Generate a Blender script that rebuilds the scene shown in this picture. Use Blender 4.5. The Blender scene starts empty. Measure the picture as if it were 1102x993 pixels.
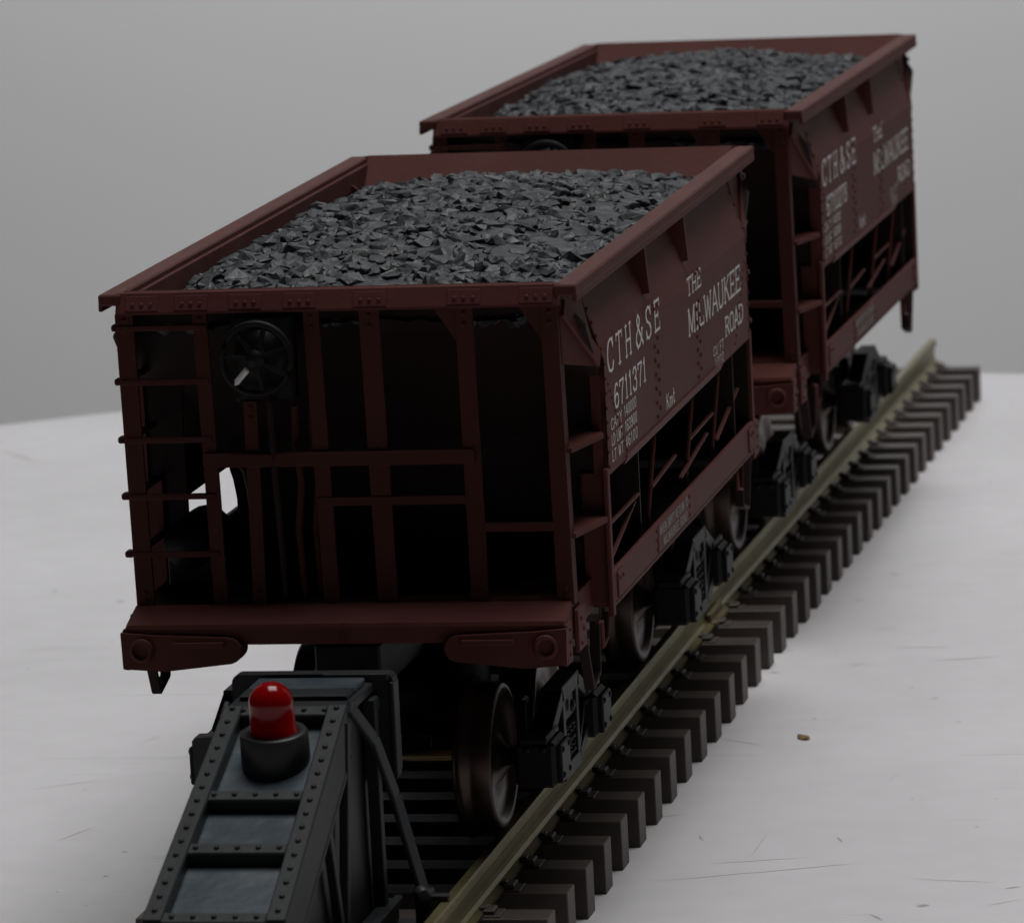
import bpy, bmesh, math, random
from mathutils import Vector, Matrix, noise as mnoise

# ------------------------------------------------------------------ scale, camera, world, light
S = 0.01                      # one model millimetre in scene units
PITCH_NEAR, YAW_NEAR = 0.0139, 0.0019     # the two track pieces meet at a slight hump
PITCH_FAR, YAW_FAR = -0.0040, -0.0005
JOINT_Y = 285.8
scene = bpy.context.scene
COL = scene.collection

def V(x, y, z): return Vector((x * S, y * S, z * S))

cam_d = bpy.data.cameras.new("camera")
cam = bpy.data.objects.new("camera", cam_d)
COL.objects.link(cam)
scene.camera = cam
yaw, pitch, roll = -0.2022, 0.1534, -0.0478
fwd = Vector((math.sin(yaw) * math.cos(pitch), math.cos(yaw) * math.cos(pitch), -math.sin(pitch)))
right = Vector((math.cos(yaw), -math.sin(yaw), 0))
up = right.cross(fwd)
right, up = (math.cos(roll) * right + math.sin(roll) * up, -math.sin(roll) * right + math.cos(roll) * up)
m3 = Matrix((right, up, -fwd)).transposed()
cam.matrix_world = Matrix.Translation(V(267.094, -1133.806, 259.422)) @ m3.to_4x4()
cam_d.sensor_fit = 'HORIZONTAL'
cam_d.sensor_width = 36.0
cam_d.lens = 36.0 * 6150.84 / 1102.0
cam_d.clip_start = 0.1
cam_d.clip_end = 200.0
cam_d.dof.use_dof = True
cam_d.dof.focus_distance = 1225 * S
cam_d.dof.aperture_fstop = 5.6

world = bpy.data.worlds.new("World")
scene.world = world
world.use_nodes = True
world.node_tree.nodes["Background"].inputs[0].default_value = (0.9, 0.95, 1.0, 1)
world.node_tree.nodes["Background"].inputs[1].default_value = 0.003

def area(name, loc, target, sx, sy, power, col):
    d = bpy.data.lights.new(name, 'AREA')
    d.shape = 'RECTANGLE'; d.size = sx * S; d.size_y = sy * S
    d.energy = power; d.color = col
    o = bpy.data.objects.new(name, d); COL.objects.link(o)
    o.location = V(*loc)
    o.rotation_euler = (V(*target) - V(*loc)).to_track_quat('-Z', 'Y').to_euler()
    return o

area("ceiling_lamp", (300, 420, 2600), (150, 350, 0), 1300, 1400, 4450, (1.0, 0.99, 0.985))
area("backdrop_fill", (-230, 1200, 760), (-230, 1500, 60), 900, 120, 215, (0.99, 0.99, 1.0)).data.spread = math.radians(110)  # added unseen fill light that brightens the backdrop

scene.view_settings.view_transform = 'Standard'
scene.view_settings.look = 'None'
scene.view_settings.exposure = 0.0
scene.view_settings.gamma = 1.0

# ------------------------------------------------------------------ materials
def new_mat(name):
    m = bpy.data.materials.new(name); m.use_nodes = True
    nt = m.node_tree; b = nt.nodes["Principled BSDF"]
    return m, nt, b

def plastic(name, col, rough=0.45, var=0.25, scale=1.5, metal=0.0, bump=0.0, bump_scale=40, spec=0.5, dirt=None, dirt_amt=0.0):
    m, nt, b = new_mat(name)
    N = nt.nodes; Lk = nt.links
    tc = N.new('ShaderNodeTexCoord')
    nz = N.new('ShaderNodeTexNoise'); nz.inputs['Scale'].default_value = scale
    nz.inputs['Detail'].default_value = 6; nz.inputs['Roughness'].default_value = 0.65
    Lk.new(tc.outputs['Object'], nz.inputs['Vector'])
    ramp = N.new('ShaderNodeValToRGB')
    ramp.color_ramp.elements[0].position = 0.3; ramp.color_ramp.elements[1].position = 0.72
    a = [c * (1 - var) for c in col]; z = [min(1, c * (1 + var)) for c in col]
    ramp.color_ramp.elements[0].color = (*a, 1); ramp.color_ramp.elements[1].color = (*z, 1)
    Lk.new(nz.outputs['Fac'], ramp.inputs['Fac'])
    out = ramp.outputs['Color']
    if dirt:
        n2 = N.new('ShaderNodeTexNoise'); n2.inputs['Scale'].default_value = scale * 4; n2.inputs['Detail'].default_value = 8
        Lk.new(tc.outputs['Object'], n2.inputs['Vector'])
        r2 = N.new('ShaderNodeValToRGB'); r2.color_ramp.elements[0].position = 0.5; r2.color_ramp.elements[1].position = 0.75
        r2.color_ramp.elements[0].color = (0, 0, 0, 1); r2.color_ramp.elements[1].color = (dirt_amt,) * 3 + (1,)
        Lk.new(n2.outputs['Fac'], r2.inputs['Fac'])
        mx = N.new('ShaderNodeMix'); mx.data_type = 'RGBA'
        Lk.new(r2.outputs['Color'], mx.inputs['Factor']); Lk.new(out, mx.inputs['A'])
        mx.inputs['B'].default_value = (*dirt, 1); out = mx.outputs['Result']
    Lk.new(out, b.inputs['Base Color'])
    rr = N.new('ShaderNodeMapRange'); rr.inputs['To Min'].default_value = max(0.05, rough - 0.1); rr.inputs['To Max'].default_value = min(1, rough + 0.12)
    Lk.new(nz.outputs['Fac'], rr.inputs['Value']); Lk.new(rr.outputs['Result'], b.inputs['Roughness'])
    b.inputs['Metallic'].default_value = metal
    b.inputs['Specular IOR Level'].default_value = spec
    if bump > 0:
        n3 = N.new('ShaderNodeTexNoise'); n3.inputs['Scale'].default_value = bump_scale; n3.inputs['Detail'].default_value = 4
        Lk.new(tc.outputs['Object'], n3.inputs['Vector'])
        bp = N.new('ShaderNodeBump'); bp.inputs['Strength'].default_value = bump; bp.inputs['Distance'].default_value = 0.01
        Lk.new(n3.outputs['Fac'], bp.inputs['Height']); Lk.new(bp.outputs['Normal'], b.inputs['Normal'])
    return m

M = {}
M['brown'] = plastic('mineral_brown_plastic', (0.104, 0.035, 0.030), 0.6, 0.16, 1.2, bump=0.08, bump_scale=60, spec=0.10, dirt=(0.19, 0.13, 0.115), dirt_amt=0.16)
M['brown_shaded'] = plastic('shaded_post_brown_plastic', (0.066, 0.020, 0.017), 0.58, 0.16, 1.2, bump=0.08, bump_scale=60, spec=0.12)  # same plastic as the body, shade on the end face mixed into the colour
M['brown_dark'] = plastic('deep_shaded_brown_plastic', (0.022, 0.011, 0.010), 0.6, 0.15, 1.2, bump=0.08, bump_scale=60, spec=0.15)  # body brown darkened further, shade of hopper and open bays painted in
M['black'] = plastic('black_plastic', (0.0065, 0.0065, 0.007), 0.5, 0.3, 2.0, bump=0.1, bump_scale=50, spec=0.2)
M['wheel'] = plastic('blackened_wheel_metal', (0.050, 0.036, 0.031), 0.34, 0.3, 3.0, metal=0.85)
M['axle'] = plastic('brass_axle', (0.85, 0.62, 0.34), 0.22, 0.15, 3.0, metal=1.0)
M['rail'] = plastic('tarnished_brass_rail', (0.225, 0.20, 0.095), 0.40, 0.25, 2.5, metal=0.85, bump=0.1, bump_scale=25, dirt=(0.10, 0.07, 0.04), dirt_amt=0.5)
M['joiner'] = plastic('dull_dark_brass_joiner', (0.12, 0.095, 0.045), 0.6, 0.3, 3.0, metal=0.4)
M['tie'] = plastic('dark_brown_tie_plastic', (0.058, 0.046, 0.040), 0.5, 0.25, 2.5, bump=0.25, bump_scale=22, spec=0.4, dirt=(0.06, 0.03, 0.02), dirt_amt=0.4)
M['letter'] = plastic('white_lettering', (0.76, 0.75, 0.73), 0.55, 0.10, 8.0)
M['stencil'] = plastic('faded_white_stencil', (0.34, 0.32, 0.31), 0.6, 0.2, 8.0)
M['bumper'] = plastic('bumper_grey_plastic', (0.019, 0.021, 0.023), 0.48, 0.25, 2.0, bump=0.08, bump_scale=45, spec=0.28)
M['panel'] = plastic('bumper_panel_plastic', (0.058, 0.078, 0.094), 0.27, 0.25, 3.0, bump=0.1, bump_scale=30, dirt=(0.16, 0.15, 0.13), dirt_amt=0.35)
M['socket'] = plastic('lamp_socket_black', (0.018, 0.018, 0.018), 0.45, 0.25, 3.0)
M['spoke_glint'] = plastic('painted_spoke_highlight', (0.85, 0.84, 0.80), 0.35, 0.1, 8.0)  # near-white paints a light reflection onto one black spoke
M['wheelpaint'] = plastic('gloss_black_brake_wheel', (0.006, 0.0065, 0.007), 0.55, 0.2, 4.0, spec=0.2)
M['crumb'] = plastic('tan_crumb', (0.30, 0.19, 0.09), 0.8, 0.5, 12.0)
M['darkcrumb'] = plastic('dark_crumb', (0.05, 0.045, 0.04), 0.8, 0.4, 12.0)

# red lamp lens : translucent red plastic, unlit
m, nt, b = new_mat('red_lamp_plastic'); M['red'] = m
b.inputs['Base Color'].default_value = (0.25, 0.002, 0.003, 1)
b.inputs['Roughness'].default_value = 0.12
b.inputs['Specular IOR Level'].default_value = 0.3
b.inputs['Subsurface Weight'].default_value = 0.2
b.inputs['Subsurface Radius'].default_value = (0.05, 0.004, 0.004)
b.inputs['Subsurface Scale'].default_value = 0.6
nz = nt.nodes.new('ShaderNodeTexNoise'); nz.inputs['Scale'].default_value = 6
mr = nt.nodes.new('ShaderNodeMapRange'); mr.inputs['To Min'].default_value = 0.08; mr.inputs['To Max'].default_value = 0.2
nt.links.new(nz.outputs['Fac'], mr.inputs['Value']); nt.links.new(mr.outputs['Result'], b.inputs['Roughness'])

# coal : dark, slightly glossy, lump to lump variation
m, nt, b = new_mat('coal'); M['coal'] = m
N = nt.nodes; Lk = nt.links
tc = N.new('ShaderNodeTexCoord')
vo = N.new('ShaderNodeTexVoronoi'); vo.inputs['Scale'].default_value = 22
Lk.new(tc.outputs['Object'], vo.inputs['Vector'])
bw = N.new('ShaderNodeSeparateColor'); Lk.new(vo.outputs['Color'], bw.inputs[0])
rp = N.new('ShaderNodeValToRGB'); rp.color_ramp.elements[0].color = (0.022, 0.024, 0.027, 1); rp.color_ramp.elements[1].color = (0.056, 0.061, 0.068, 1)
Lk.new(bw.outputs[0], rp.inputs['Fac']); Lk.new(rp.outputs['Color'], b.inputs['Base Color'])
nz = N.new('ShaderNodeTexNoise'); nz.inputs['Scale'].default_value = 60; nz.inputs['Detail'].default_value = 5
Lk.new(tc.outputs['Object'], nz.inputs['Vector'])
bp = N.new('ShaderNodeBump'); bp.inputs['Strength'].default_value = 0.5; bp.inputs['Distance'].default_value = 0.008
Lk.new(nz.outputs['Fac'], bp.inputs['Height']); Lk.new(bp.outputs['Normal'], b.inputs['Normal'])
mr = N.new('ShaderNodeMapRange'); mr.inputs['To Min'].default_value = 0.28; mr.inputs['To Max'].default_value = 0.7
Lk.new(nz.outputs['Fac'], mr.inputs['Value']); Lk.new(mr.outputs['Result'], b.inputs['Roughness'])

# table : worn white laminate with smudges, specks and hairline scratches
m, nt, b = new_mat('worn_white_table'); M['table'] = m
N = nt.nodes; Lk = nt.links
tc = N.new('ShaderNodeTexCoord')
def mapped(rot, sc):
    mp = N.new('ShaderNodeMapping'); mp.inputs['Rotation'].default_value = (0, 0, math.radians(rot)); mp.inputs['Scale'].default_value = sc
    Lk.new(tc.outputs['Object'], mp.inputs['Vector']); return mp.outputs['Vector']
def noise_ramp(vec, scale, detail, p0, p1, v0, v1):
    n = N.new('ShaderNodeTexNoise'); n.inputs['Scale'].default_value = scale; n.inputs['Detail'].default_value = detail
    Lk.new(vec, n.inputs['Vector'])
    r = N.new('ShaderNodeMapRange'); r.inputs['From Min'].default_value = p0; r.inputs['From Max'].default_value = p1
    r.inputs['To Min'].default_value = v0; r.inputs['To Max'].default_value = v1
    Lk.new(n.outputs['Fac'], r.inputs['Value']); return r.outputs['Result']
def mul(a, c):
    n = N.new('ShaderNodeMath'); n.operation = 'MULTIPLY'
    for i, q in enumerate((a, c)):
        if isinstance(q, float): n.inputs[i].default_value = q
        else: Lk.new(q, n.inputs[i])
    return n.outputs[0]
smudge = noise_ramp(mapped(0, (1, 1, 1)), 0.55, 7, 0.35, 0.7, 0.90, 1.03)
fine = noise_ramp(mapped(20, (1, 1, 1)), 9.0, 8, 0.35, 0.7, 0.97, 1.015)
speck = noise_ramp(mapped(50, (1, 1, 1)), 7.0, 2, 0.75, 0.785, 1.0, 0.5)
scr1 = noise_ramp(mapped(9, (1.0, 26.0, 1)), 1.3, 2, 0.71, 0.76, 1.0, 0.82)
scr2 = noise_ramp(mapped(-34, (1.4, 30.0, 1)), 1.5, 2, 0.71, 0.76, 1.0, 0.84)
tot = mul(mul(mul(smudge, fine), speck), mul(scr1, scr2))
colr = N.new('ShaderNodeMix'); colr.data_type = 'RGBA'; colr.blend_type = 'MULTIPLY'; colr.inputs['Factor'].default_value = 1.0
colr.inputs['A'].default_value = (0.79, 0.78, 0.80, 1); Lk.new(tot, colr.inputs['B'])
Lk.new(colr.outputs['Result'], b.inputs['Base Color'])
b.inputs['Roughness'].default_value = 0.42
b.inputs['Specular IOR Level'].default_value = 0.22

# backdrop : matt grey paper
M['backdrop'] = plastic('grey_backdrop_paper', (0.74, 0.74, 0.745), 0.95, 0.02, 0.15, spec=0.1)

# ------------------------------------------------------------------ mesh builder
class MB:
    def __init__(s, oy=0.0, flip=False):
        s.v = []; s.f = []; s.oy = oy; s.flip = flip; s.sm = []
    def add(s, vs, fs, smooth=False):
        n = len(s.v); s.v += [tuple(p) for p in vs]
        s.f += [tuple(i + n for i in q) for q in fs]; s.sm += [smooth] * len(fs)
    def box(s, x0, x1, y0, y1, z0, z1, c=0.25):
        lo = (min(x0, x1), min(y0, y1), min(z0, z1)); hi = (max(x0, x1), max(y0, y1), max(z0, z1))
        s.obox([( lo[i] + hi[i]) / 2 for i in range(3)], Matrix.Identity(3), [(hi[i] - lo[i]) / 2 for i in range(3)], c)
    def obox(s, cen, rot, h, c=0.25):
        c = min(c, 0.45 * min(h)); vs = []; idx = {}
        for sx in (-1, 1):
            for sy in (-1, 1):
                for sz in (-1, 1):
                    for a in range(3):
                        p = [sx * h[0], sy * h[1], sz * h[2]]
                        for k, sg in enumerate((sx, sy, sz)):
                            if k != a: p[k] -= sg * c
                        idx[(sx, sy, sz, a)] = len(vs); vs.append(Vector(cen) + rot @ Vector(p))
        fs = []
        for a in range(3):
            b1, b2 = [(1, 2), (0, 2), (0, 1)][a]
            for sg in (-1, 1):
                q = []
                for u, w in ((-1, -1), (1, -1), (1, 1), (-1, 1)):
                    t = [0, 0, 0]; t[a] = sg; t[b1] = u; t[b2] = w; q.append(idx[(*t, a)])
                fs.append(q)
        for a in range(3):                    # edges running along axis a
            b1, b2 = [(1, 2), (0, 2), (0, 1)][a]
            for u in (-1, 1):
                for w in (-1, 1):
                    t0 = [0, 0, 0]; t0[b1] = u; t0[b2] = w; t0[a] = -1; t1 = list(t0); t1[a] = 1
                    fs.append([idx[(*t0, b1)], idx[(*t1, b1)], idx[(*t1, b2)], idx[(*t0, b2)]])
        for sx in (-1, 1):
            for sy in (-1, 1):
                for sz in (-1, 1): fs.append([idx[(sx, sy, sz, a)] for a in range(3)])
        s.add(vs, fs)
    def bar(s, p, q, w, h, up=(0, 0, 1), c=0.2):
        p, q = Vector(p), Vector(q); d = q - p; L = d.length; d.normalize()
        r = d.cross(Vector(up)); r.normalize(); u = r.cross(d)
        rot = Matrix((r, d, u)).transposed()
        s.obox((p + q) / 2, rot, (w / 2, L / 2, h / 2), c)
    def prism(s, poly, axis, a0, a1):
        n = len(poly); vs = []
        for a in (a0, a1):
            for (u, w) in poly:
                p = {0: (a, u, w), 1: (u, a, w), 2: (u, w, a)}[axis]; vs.append(p)
        fs = [list(range(n))[::-1], list(range(n, 2 * n))] + [[i, (i + 1) % n, n + (i + 1) % n, n + i] for i in range(n)]
        s.add(vs, fs)
    def tube(s, pts, r, n=8, caps=True):
        pts = [Vector(p) for p in pts]; rings = []
        for i, p in enumerate(pts):
            d = (pts[min(i + 1, len(pts) - 1)] - pts[max(i - 1, 0)]).normalized()
            a = Vector((0, 0, 1)) if abs(d.z) < 0.9 else Vector((1, 0, 0))
            u = d.cross(a).normalized(); w = d.cross(u)
            rings.append([p + r * (math.cos(t) * u + math.sin(t) * w) for t in [2 * math.pi * k / n for k in range(n)]])
        vs = [q for R in rings for q in R]; fs = []
        for i in range(len(rings) - 1):
            for k in range(n): fs.append([i * n + k, i * n + (k + 1) % n, (i + 1) * n + (k + 1) % n, (i + 1) * n + k])
        s.add(vs, fs, True)
        if caps: s.add(rings[0] + rings[-1], [list(range(n))[::-1], list(range(n, 2 * n))])
    def lathe(s, cen, axis, prof, n=32, caps=True, smooth=True):
        ax = Vector(axis).normalized(); a = Vector((0, 0, 1)) if abs(ax.z) < 0.9 else Vector((1, 0, 0))
        u = ax.cross(a).normalized(); w = ax.cross(u); cen = Vector(cen); vs = []
        for (r, h) in prof:
            for k in range(n):
                t = 2 * math.pi * k / n; vs.append(cen + ax * h + r * (math.cos(t) * u + math.sin(t) * w))
        fs = []
        for i in range(len(prof) - 1):
            for k in range(n): fs.append([i * n + k, i * n + (k + 1) % n, (i + 1) * n + (k + 1) % n, (i + 1) * n + k])
        s.add(vs, fs, smooth)
        if caps:
            m_ = len(prof) - 1
            s.add(vs[:n] + vs[m_ * n:], [list(range(n))[::-1], list(range(n, 2 * n))])
    def rivet(s, p, nrm, r=0.55, h=0.4):
        s.lathe(p, nrm, [(r, -0.05), (r, 0.1), (r * 0.8, h * 0.75), (r * 0.35, h)], 8)
    def torus(s, cen, axis, R, r, n=36, k=8):
        ax = Vector(axis).normalized(); a = Vector((0, 0, 1)); u = ax.cross(a).normalized(); w = ax.cross(u)
        pts = [Vector(cen) + R * (math.cos(t) * u + math.sin(t) * w) for t in [2 * math.pi * i / n for i in range(n + 1)]]
        s.tube(pts, r, k, False)
    def sheet(s, quad, t):
        a, b_, c, d = [Vector(p) for p in quad]; nn = (b_ - a).cross(c - a).normalized() * t
        s.add([a, b_, c, d, a + nn, b_ + nn, c + nn, d + nn], [(3, 2, 1, 0), (4, 5, 6, 7), (0, 1, 5, 4), (1, 2, 6, 5), (2, 3, 7, 6), (3, 0, 4, 7)])
    def mesh(s, name, mat):
        sg = -1 if s.flip else 1
        me = bpy.data.meshes.new(name)
        me.from_pydata([(sg * x * S, sg * (y - s.oy) * S, z * S) for x, y, z in s.v], [], s.f)
        bm = bmesh.new(); bm.from_mesh(me); bmesh.ops.recalc_face_normals(bm, faces=bm.faces); bm.to_mesh(me); bm.free()
        me.polygons.foreach_set('use_smooth', s.sm); me.materials.append(mat)
        return me
    def build(s, name, mat, parent=None):
        o = bpy.data.objects.new(name, s.mesh(name, mat)); COL.objects.link(o)
        if parent: o.parent = parent
        return o

def tag(o, label=None, cat=None, group=None, kind=None):
    if label: o['label'] = label
    if cat: o['category'] = cat
    if group: o['group'] = group
    if kind: o['kind'] = kind
    return o

def empty(name, loc, rot=(0, 0, 0)):
    o = bpy.data.objects.new(name, None); COL.objects.link(o)
    o.location = loc; o.rotation_euler = rot; o.empty_display_size = 0.1
    return o

def seat(y, far=False):       # location / rotation of a point of the track centre line at rail head height
    a, a2 = (PITCH_FAR, YAW_FAR) if far else (PITCH_NEAR, YAW_NEAR)
    e = y - JOINT_Y
    return V(a2 * e, y, e * a), (a, 0, -a2)

# ------------------------------------------------------------------ serif stroke lettering
GL = {
 'C': ([[(.95,.78),(.82,.95),(.55,1),(.25,.92),(.08,.7),(.05,.5),(.08,.3),(.25,.08),(.55,0),(.82,.05),(.97,.24)]], [(.95,.70,.95,1.0)], 1.0),
 'T': ([[(.5,0),(.5,1)],[(0,.96),(1,.96)]], [(.28,.03,.72,.03),(.02,.78,.02,1),(.98,.78,.98,1)], 1.0),
 'H': ([[(.16,0),(.16,1)],[(.84,0),(.84,1)],[(.16,.5),(.84,.5)]], [(0,.03,.34,.03),(0,.97,.34,.97),(.66,.03,1,.03),(.66,.97,1,.97)], 1.05),
 '&': ([[(1,.02),(.25,.72),(.22,.86),(.4,1),(.58,.86),(.5,.68),(.12,.42),(.05,.2),(.25,0),(.55,.05),(.85,.3),(.92,.48)]], [(.8,.5,1.02,.5)], 1.05),
 'S': ([[(.88,.78),(.75,.94),(.45,1),(.15,.9),(.1,.72),(.25,.58),(.7,.43),(.9,.28),(.85,.1),(.5,0),(.2,.07),(.08,.25)]], [(.9,.72,.9,1),(.08,0,.08,.28)], .9),
 'E': ([[(.16,0),(.16,1)],[(.16,.97),(.92,.97)],[(.16,.5),(.7,.5)],[(.16,.03),(.95,.03)]], [(0,.03,.3,.03),(0,.97,.3,.97),(.92,.76,.92,1),(.95,0,.95,.25),(.7,.4,.7,.6)], .95),
 'M': ([[(.12,0),(.12,1)],[(.88,0),(.88,1)],[(.12,1),(.5,.1),(.88,1)]], [(0,.03,.26,.03),(.74,.03,1,.03),(0,.97,.2,.97),(.8,.97,1,.97)], 1.2),
 'I': ([[(.5,0),(.5,1)]], [(.2,.03,.8,.03),(.2,.97,.8,.97)], .5),
 'L': ([[(.16,0),(.16,1)],[(.16,.03),(.95,.03)]], [(0,.97,.34,.97),(.95,0,.95,.28)], .85),
 'W': ([[(.05,1),(.28,0),(.5,.85),(.72,0),(.95,1)]], [(-.05,.97,.2,.97),(.8,.97,1.05,.97)], 1.3),
 'A': ([[(.05,0),(.5,1),(.95,0)],[(.25,.35),(.75,.35)]], [(-.05,.03,.2,.03),(.8,.03,1.05,.03)], 1.05),
 'U': ([[(.14,1),(.14,.25),(.3,.03),(.55,0),(.75,.08),(.86,.28),(.86,1)]], [(0,.97,.3,.97),(.72,.97,1,.97)], 1.0),
 'K': ([[(.16,0),(.16,1)],[(.88,1),(.18,.45)],[(.4,.6),(.92,0)]], [(0,.03,.32,.03),(0,.97,.32,.97),(.74,.97,1,.97),(.78,.03,1.02,.03)], 1.05),
 'R': ([[(.16,0),(.16,1)],[(.16,.97),(.6,.97),(.85,.85),(.85,.65),(.6,.5),(.16,.5)],[(.5,.5),(.95,.02)]], [(0,.03,.32,.03),(0,.97,.2,.97)], 1.0),
 'O': ([[(.5,1),(.2,.9),(.06,.5),(.2,.1),(.5,0),(.8,.1),(.94,.5),(.8,.9),(.5,1)]], [], 1.0),
 'D': ([[(.16,0),(.16,1)],[(.16,.97),(.55,.97),(.85,.8),(.94,.5),(.85,.2),(.55,.03),(.16,.03)]], [(0,.03,.2,.03),(0,.97,.2,.97)], 1.0),
 '6': ([[(.85,.85),(.65,1),(.35,.95),(.1,.65),(.08,.3),(.3,.02),(.65,.02),(.88,.22),(.85,.45),(.6,.58),(.3,.52),(.1,.35)]], [], .85),
 '7': ([[(.08,.78),(.08,.97),(.92,.97),(.55,.45),(.42,0)]], [], .85),
 '1': ([[(.25,.82),(.52,1),(.52,0)]], [(.2,.03,.84,.03)], .6),
 '3': ([[(.1,.8),(.3,.98),(.65,.98),(.85,.8),(.75,.6),(.45,.53),(.8,.45),(.9,.25),(.7,.03),(.3,.02),(.08,.2)]], [], .85),
 '2': ([[(.1,.75),(.3,.98),(.65,.98),(.88,.8),(.8,.55),(.1,.03),(.92,.03)]], [(.92,0,.92,.2)], .85),
 '0': ([[(.5,1),(.2,.9),(.08,.5),(.2,.1),(.5,0),(.8,.1),(.92,.5),(.8,.9),(.5,1)]], [], .85),
 '8': ([[(.5,.54),(.18,.7),(.2,.92),(.5,1),(.8,.92),(.82,.7),(.5,.54),(.12,.35),(.12,.12),(.5,0),(.88,.12),(.88,.35),(.5,.54)]], [], .85),
 '5': ([[(.85,.97),(.2,.97),(.15,.55),(.55,.62),(.88,.42),(.85,.15),(.55,.0),(.12,.12)]], [], .85),
 '9': ([[(.15,.15),(.35,0),(.65,.05),(.9,.35),(.92,.7),(.7,.98),(.35,.98),(.12,.78),(.15,.55),(.4,.42),(.7,.48),(.9,.65)]], [], .85),
 '4': ([[(.7,0),(.7,1),(.05,.3),(.95,.3)]], [], .85),
 'B': ([[(.16,0),(.16,1)],[(.16,.97),(.6,.97),(.82,.8),(.6,.53),(.16,.53)],[(.6,.53),(.9,.3),(.7,.03),(.16,.03)]], [], .9),
 'P': ([[(.16,0),(.16,1)],[(.16,.97),(.6,.97),(.85,.85),(.85,.65),(.6,.5),(.16,.5)]], [], .85),
 'Y': ([[(.05,1),(.5,.5),(.95,1)],[(.5,.5),(.5,0)]], [], .9),
 'N': ([[(.14,0),(.14,1),(.86,0),(.86,1)]], [], .95),
 'F': ([[(.16,0),(.16,1)],[(.16,.97),(.9,.97)],[(.16,.5),(.7,.5)]], [], .8),
 'm': ([[(.08,0),(.08,.62)],[(.08,.5),(.3,.62),(.5,.5),(.5,0)],[(.5,.5),(.75,.62),(.92,.5),(.92,0)]], [], 1.1),
 't': ([[(.4,1),(.4,.15),(.6,0),(.85,.1)],[(.1,.66),(.8,.66)]], [], .6),
 '.': ([[(.4,0),(.4,.12)]], [], .35), '-': ([[(.1,.45),(.9,.45)]], [], .6), ' ': ([], [], .6),
}
def letters(mb, text, y0, y1, z0, z1, x, sw=0.13, gap=0.22, serif=True):
    """Flat lettering on the plane x, reading along +y from y0 to y1."""
    tot = sum(GL[c][2] for c in text) + gap * (len(text) - 1)
    k = (y1 - y0) / tot; h = z1 - z0; cur = y0; n = 0
    for c in text:
        strokes, serifs, w = GL[c]; wy = w * k
        segs = [(a, b_, sw) for st in strokes for a, b_ in zip(st[:-1], st[1:])]
        if serif: segs += [((q[0], q[1]), (q[2], q[3]), sw * 0.55) for q in serifs]
        for (a, b_, t) in segs:
            p = Vector((cur + a[0] * wy, z0 + a[1] * h)); q = Vector((cur + b_[0] * wy, z0 + b_[1] * h))
            d = q - p
            if d.length < 1e-6: continue
            vert = abs(d.y) / d.length
            hw = t * h * (0.5 if vert > 0.6 else 0.32)
            d.normalize(); nn = Vector((-d.y, d.x)) * hw; e = d * hw * 0.6
            xx = x + 0.0015 * (n % 9); n += 1
            pts = [p - e - nn, q + e - nn, q + e + nn, p - e + nn]
            mb.add([(xx, u.x, u.y) for u in pts], [(0, 1, 2, 3)])
        cur += wy + gap * k

# ------------------------------------------------------------------ setting : table and backdrop
def smooth_abs(e, r=12):
    return math.sqrt(e * e + r * r) - r
TABLE_TOP = -16.3
def table_z(y):
    e = y - 275.0
    hi = 0.5 * (PITCH_NEAR + PITCH_FAR) * e - 0.5 * (PITCH_NEAR - PITCH_FAR) * smooth_abs(e, 8)
    return TABLE_TOP + hi
def table_edge():
    pts = []
    for i in range(0, 61):      # far rim, an arc
        t = math.radians(-6 + 192 * i / 60)
        pts.append((-50 + 360 * math.cos(t), 454 + 360 * math.sin(t)))
    pts += [(-470, -700), (-300, -900), (300, -900), (480, -700)]
    return pts
tb = bmesh.new()
edge = table_edge()
NS = 90
ys = [-900 + (830 + 900) * (i / NS) for i in range(NS + 1)]
def half_span(y):
    xs = []
    for i in range(len(edge)):
        (xa, ya), (xb, yb) = edge[i], edge[(i + 1) % len(edge)]
        if (ya - y) * (yb - y) <= 0 and ya != yb: xs.append(xa + (xb - xa) * (y - ya) / (yb - ya))
    return (min(xs), max(xs)) if xs else None
tm = MB()
rows = []
ys = sorted(set([-899 + 20 * i for i in range(84)] + [769 + 3 * i for i in range(15)] + [813.5]) | set(263 + 2 * i for i in range(12)))
ys = [y for y in ys if half_span(y)]
NX = 24
for y in ys:
    lo, hi = half_span(y); rows.append([(lo + (hi - lo) * k / NX, y, table_z(y)) for k in range(NX + 1)])
vs = [p for r in rows for p in r]; W1 = NX + 1
fs = [[i * W1 + k, i * W1 + k + 1, (i + 1) * W1 + k + 1, (i + 1) * W1 + k] for i in range(len(rows) - 1) for k in range(NX)]
ring = [0 * W1 + k for k in range(W1)] + [i * W1 + NX for i in range(1, len(rows))] + [(len(rows) - 1) * W1 + k for k in range(NX - 1, -1, -1)] + [i * W1 for i in range(len(rows) - 2, 0, -1)]
base = len(vs)
r1 = [vs[i] for i in ring]
cx, cy = -10, 60
vs += [(x * 1.003 + 0.0, y * 1.003, z - 1.2) for x, y, z in r1] + [(x * 1.003, y * 1.003, z - 22) for x, y, z in r1]
nr = len(ring)
fs += [[ring[i], ring[(i + 1) % nr], base + (i + 1) % nr, base + i] for i in range(nr)]
fs += [[base + i, base + (i + 1) % nr, base + nr + (i + 1) % nr, base + nr + i] for i in range(nr)]
fs += [[base + nr + i for i in range(nr)][::-1]]
tm.add(vs, fs, True)
table = tag(tm.build('table', M['table']), kind='structure')
tag(table, 'worn white table top with a rounded far edge')

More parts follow.
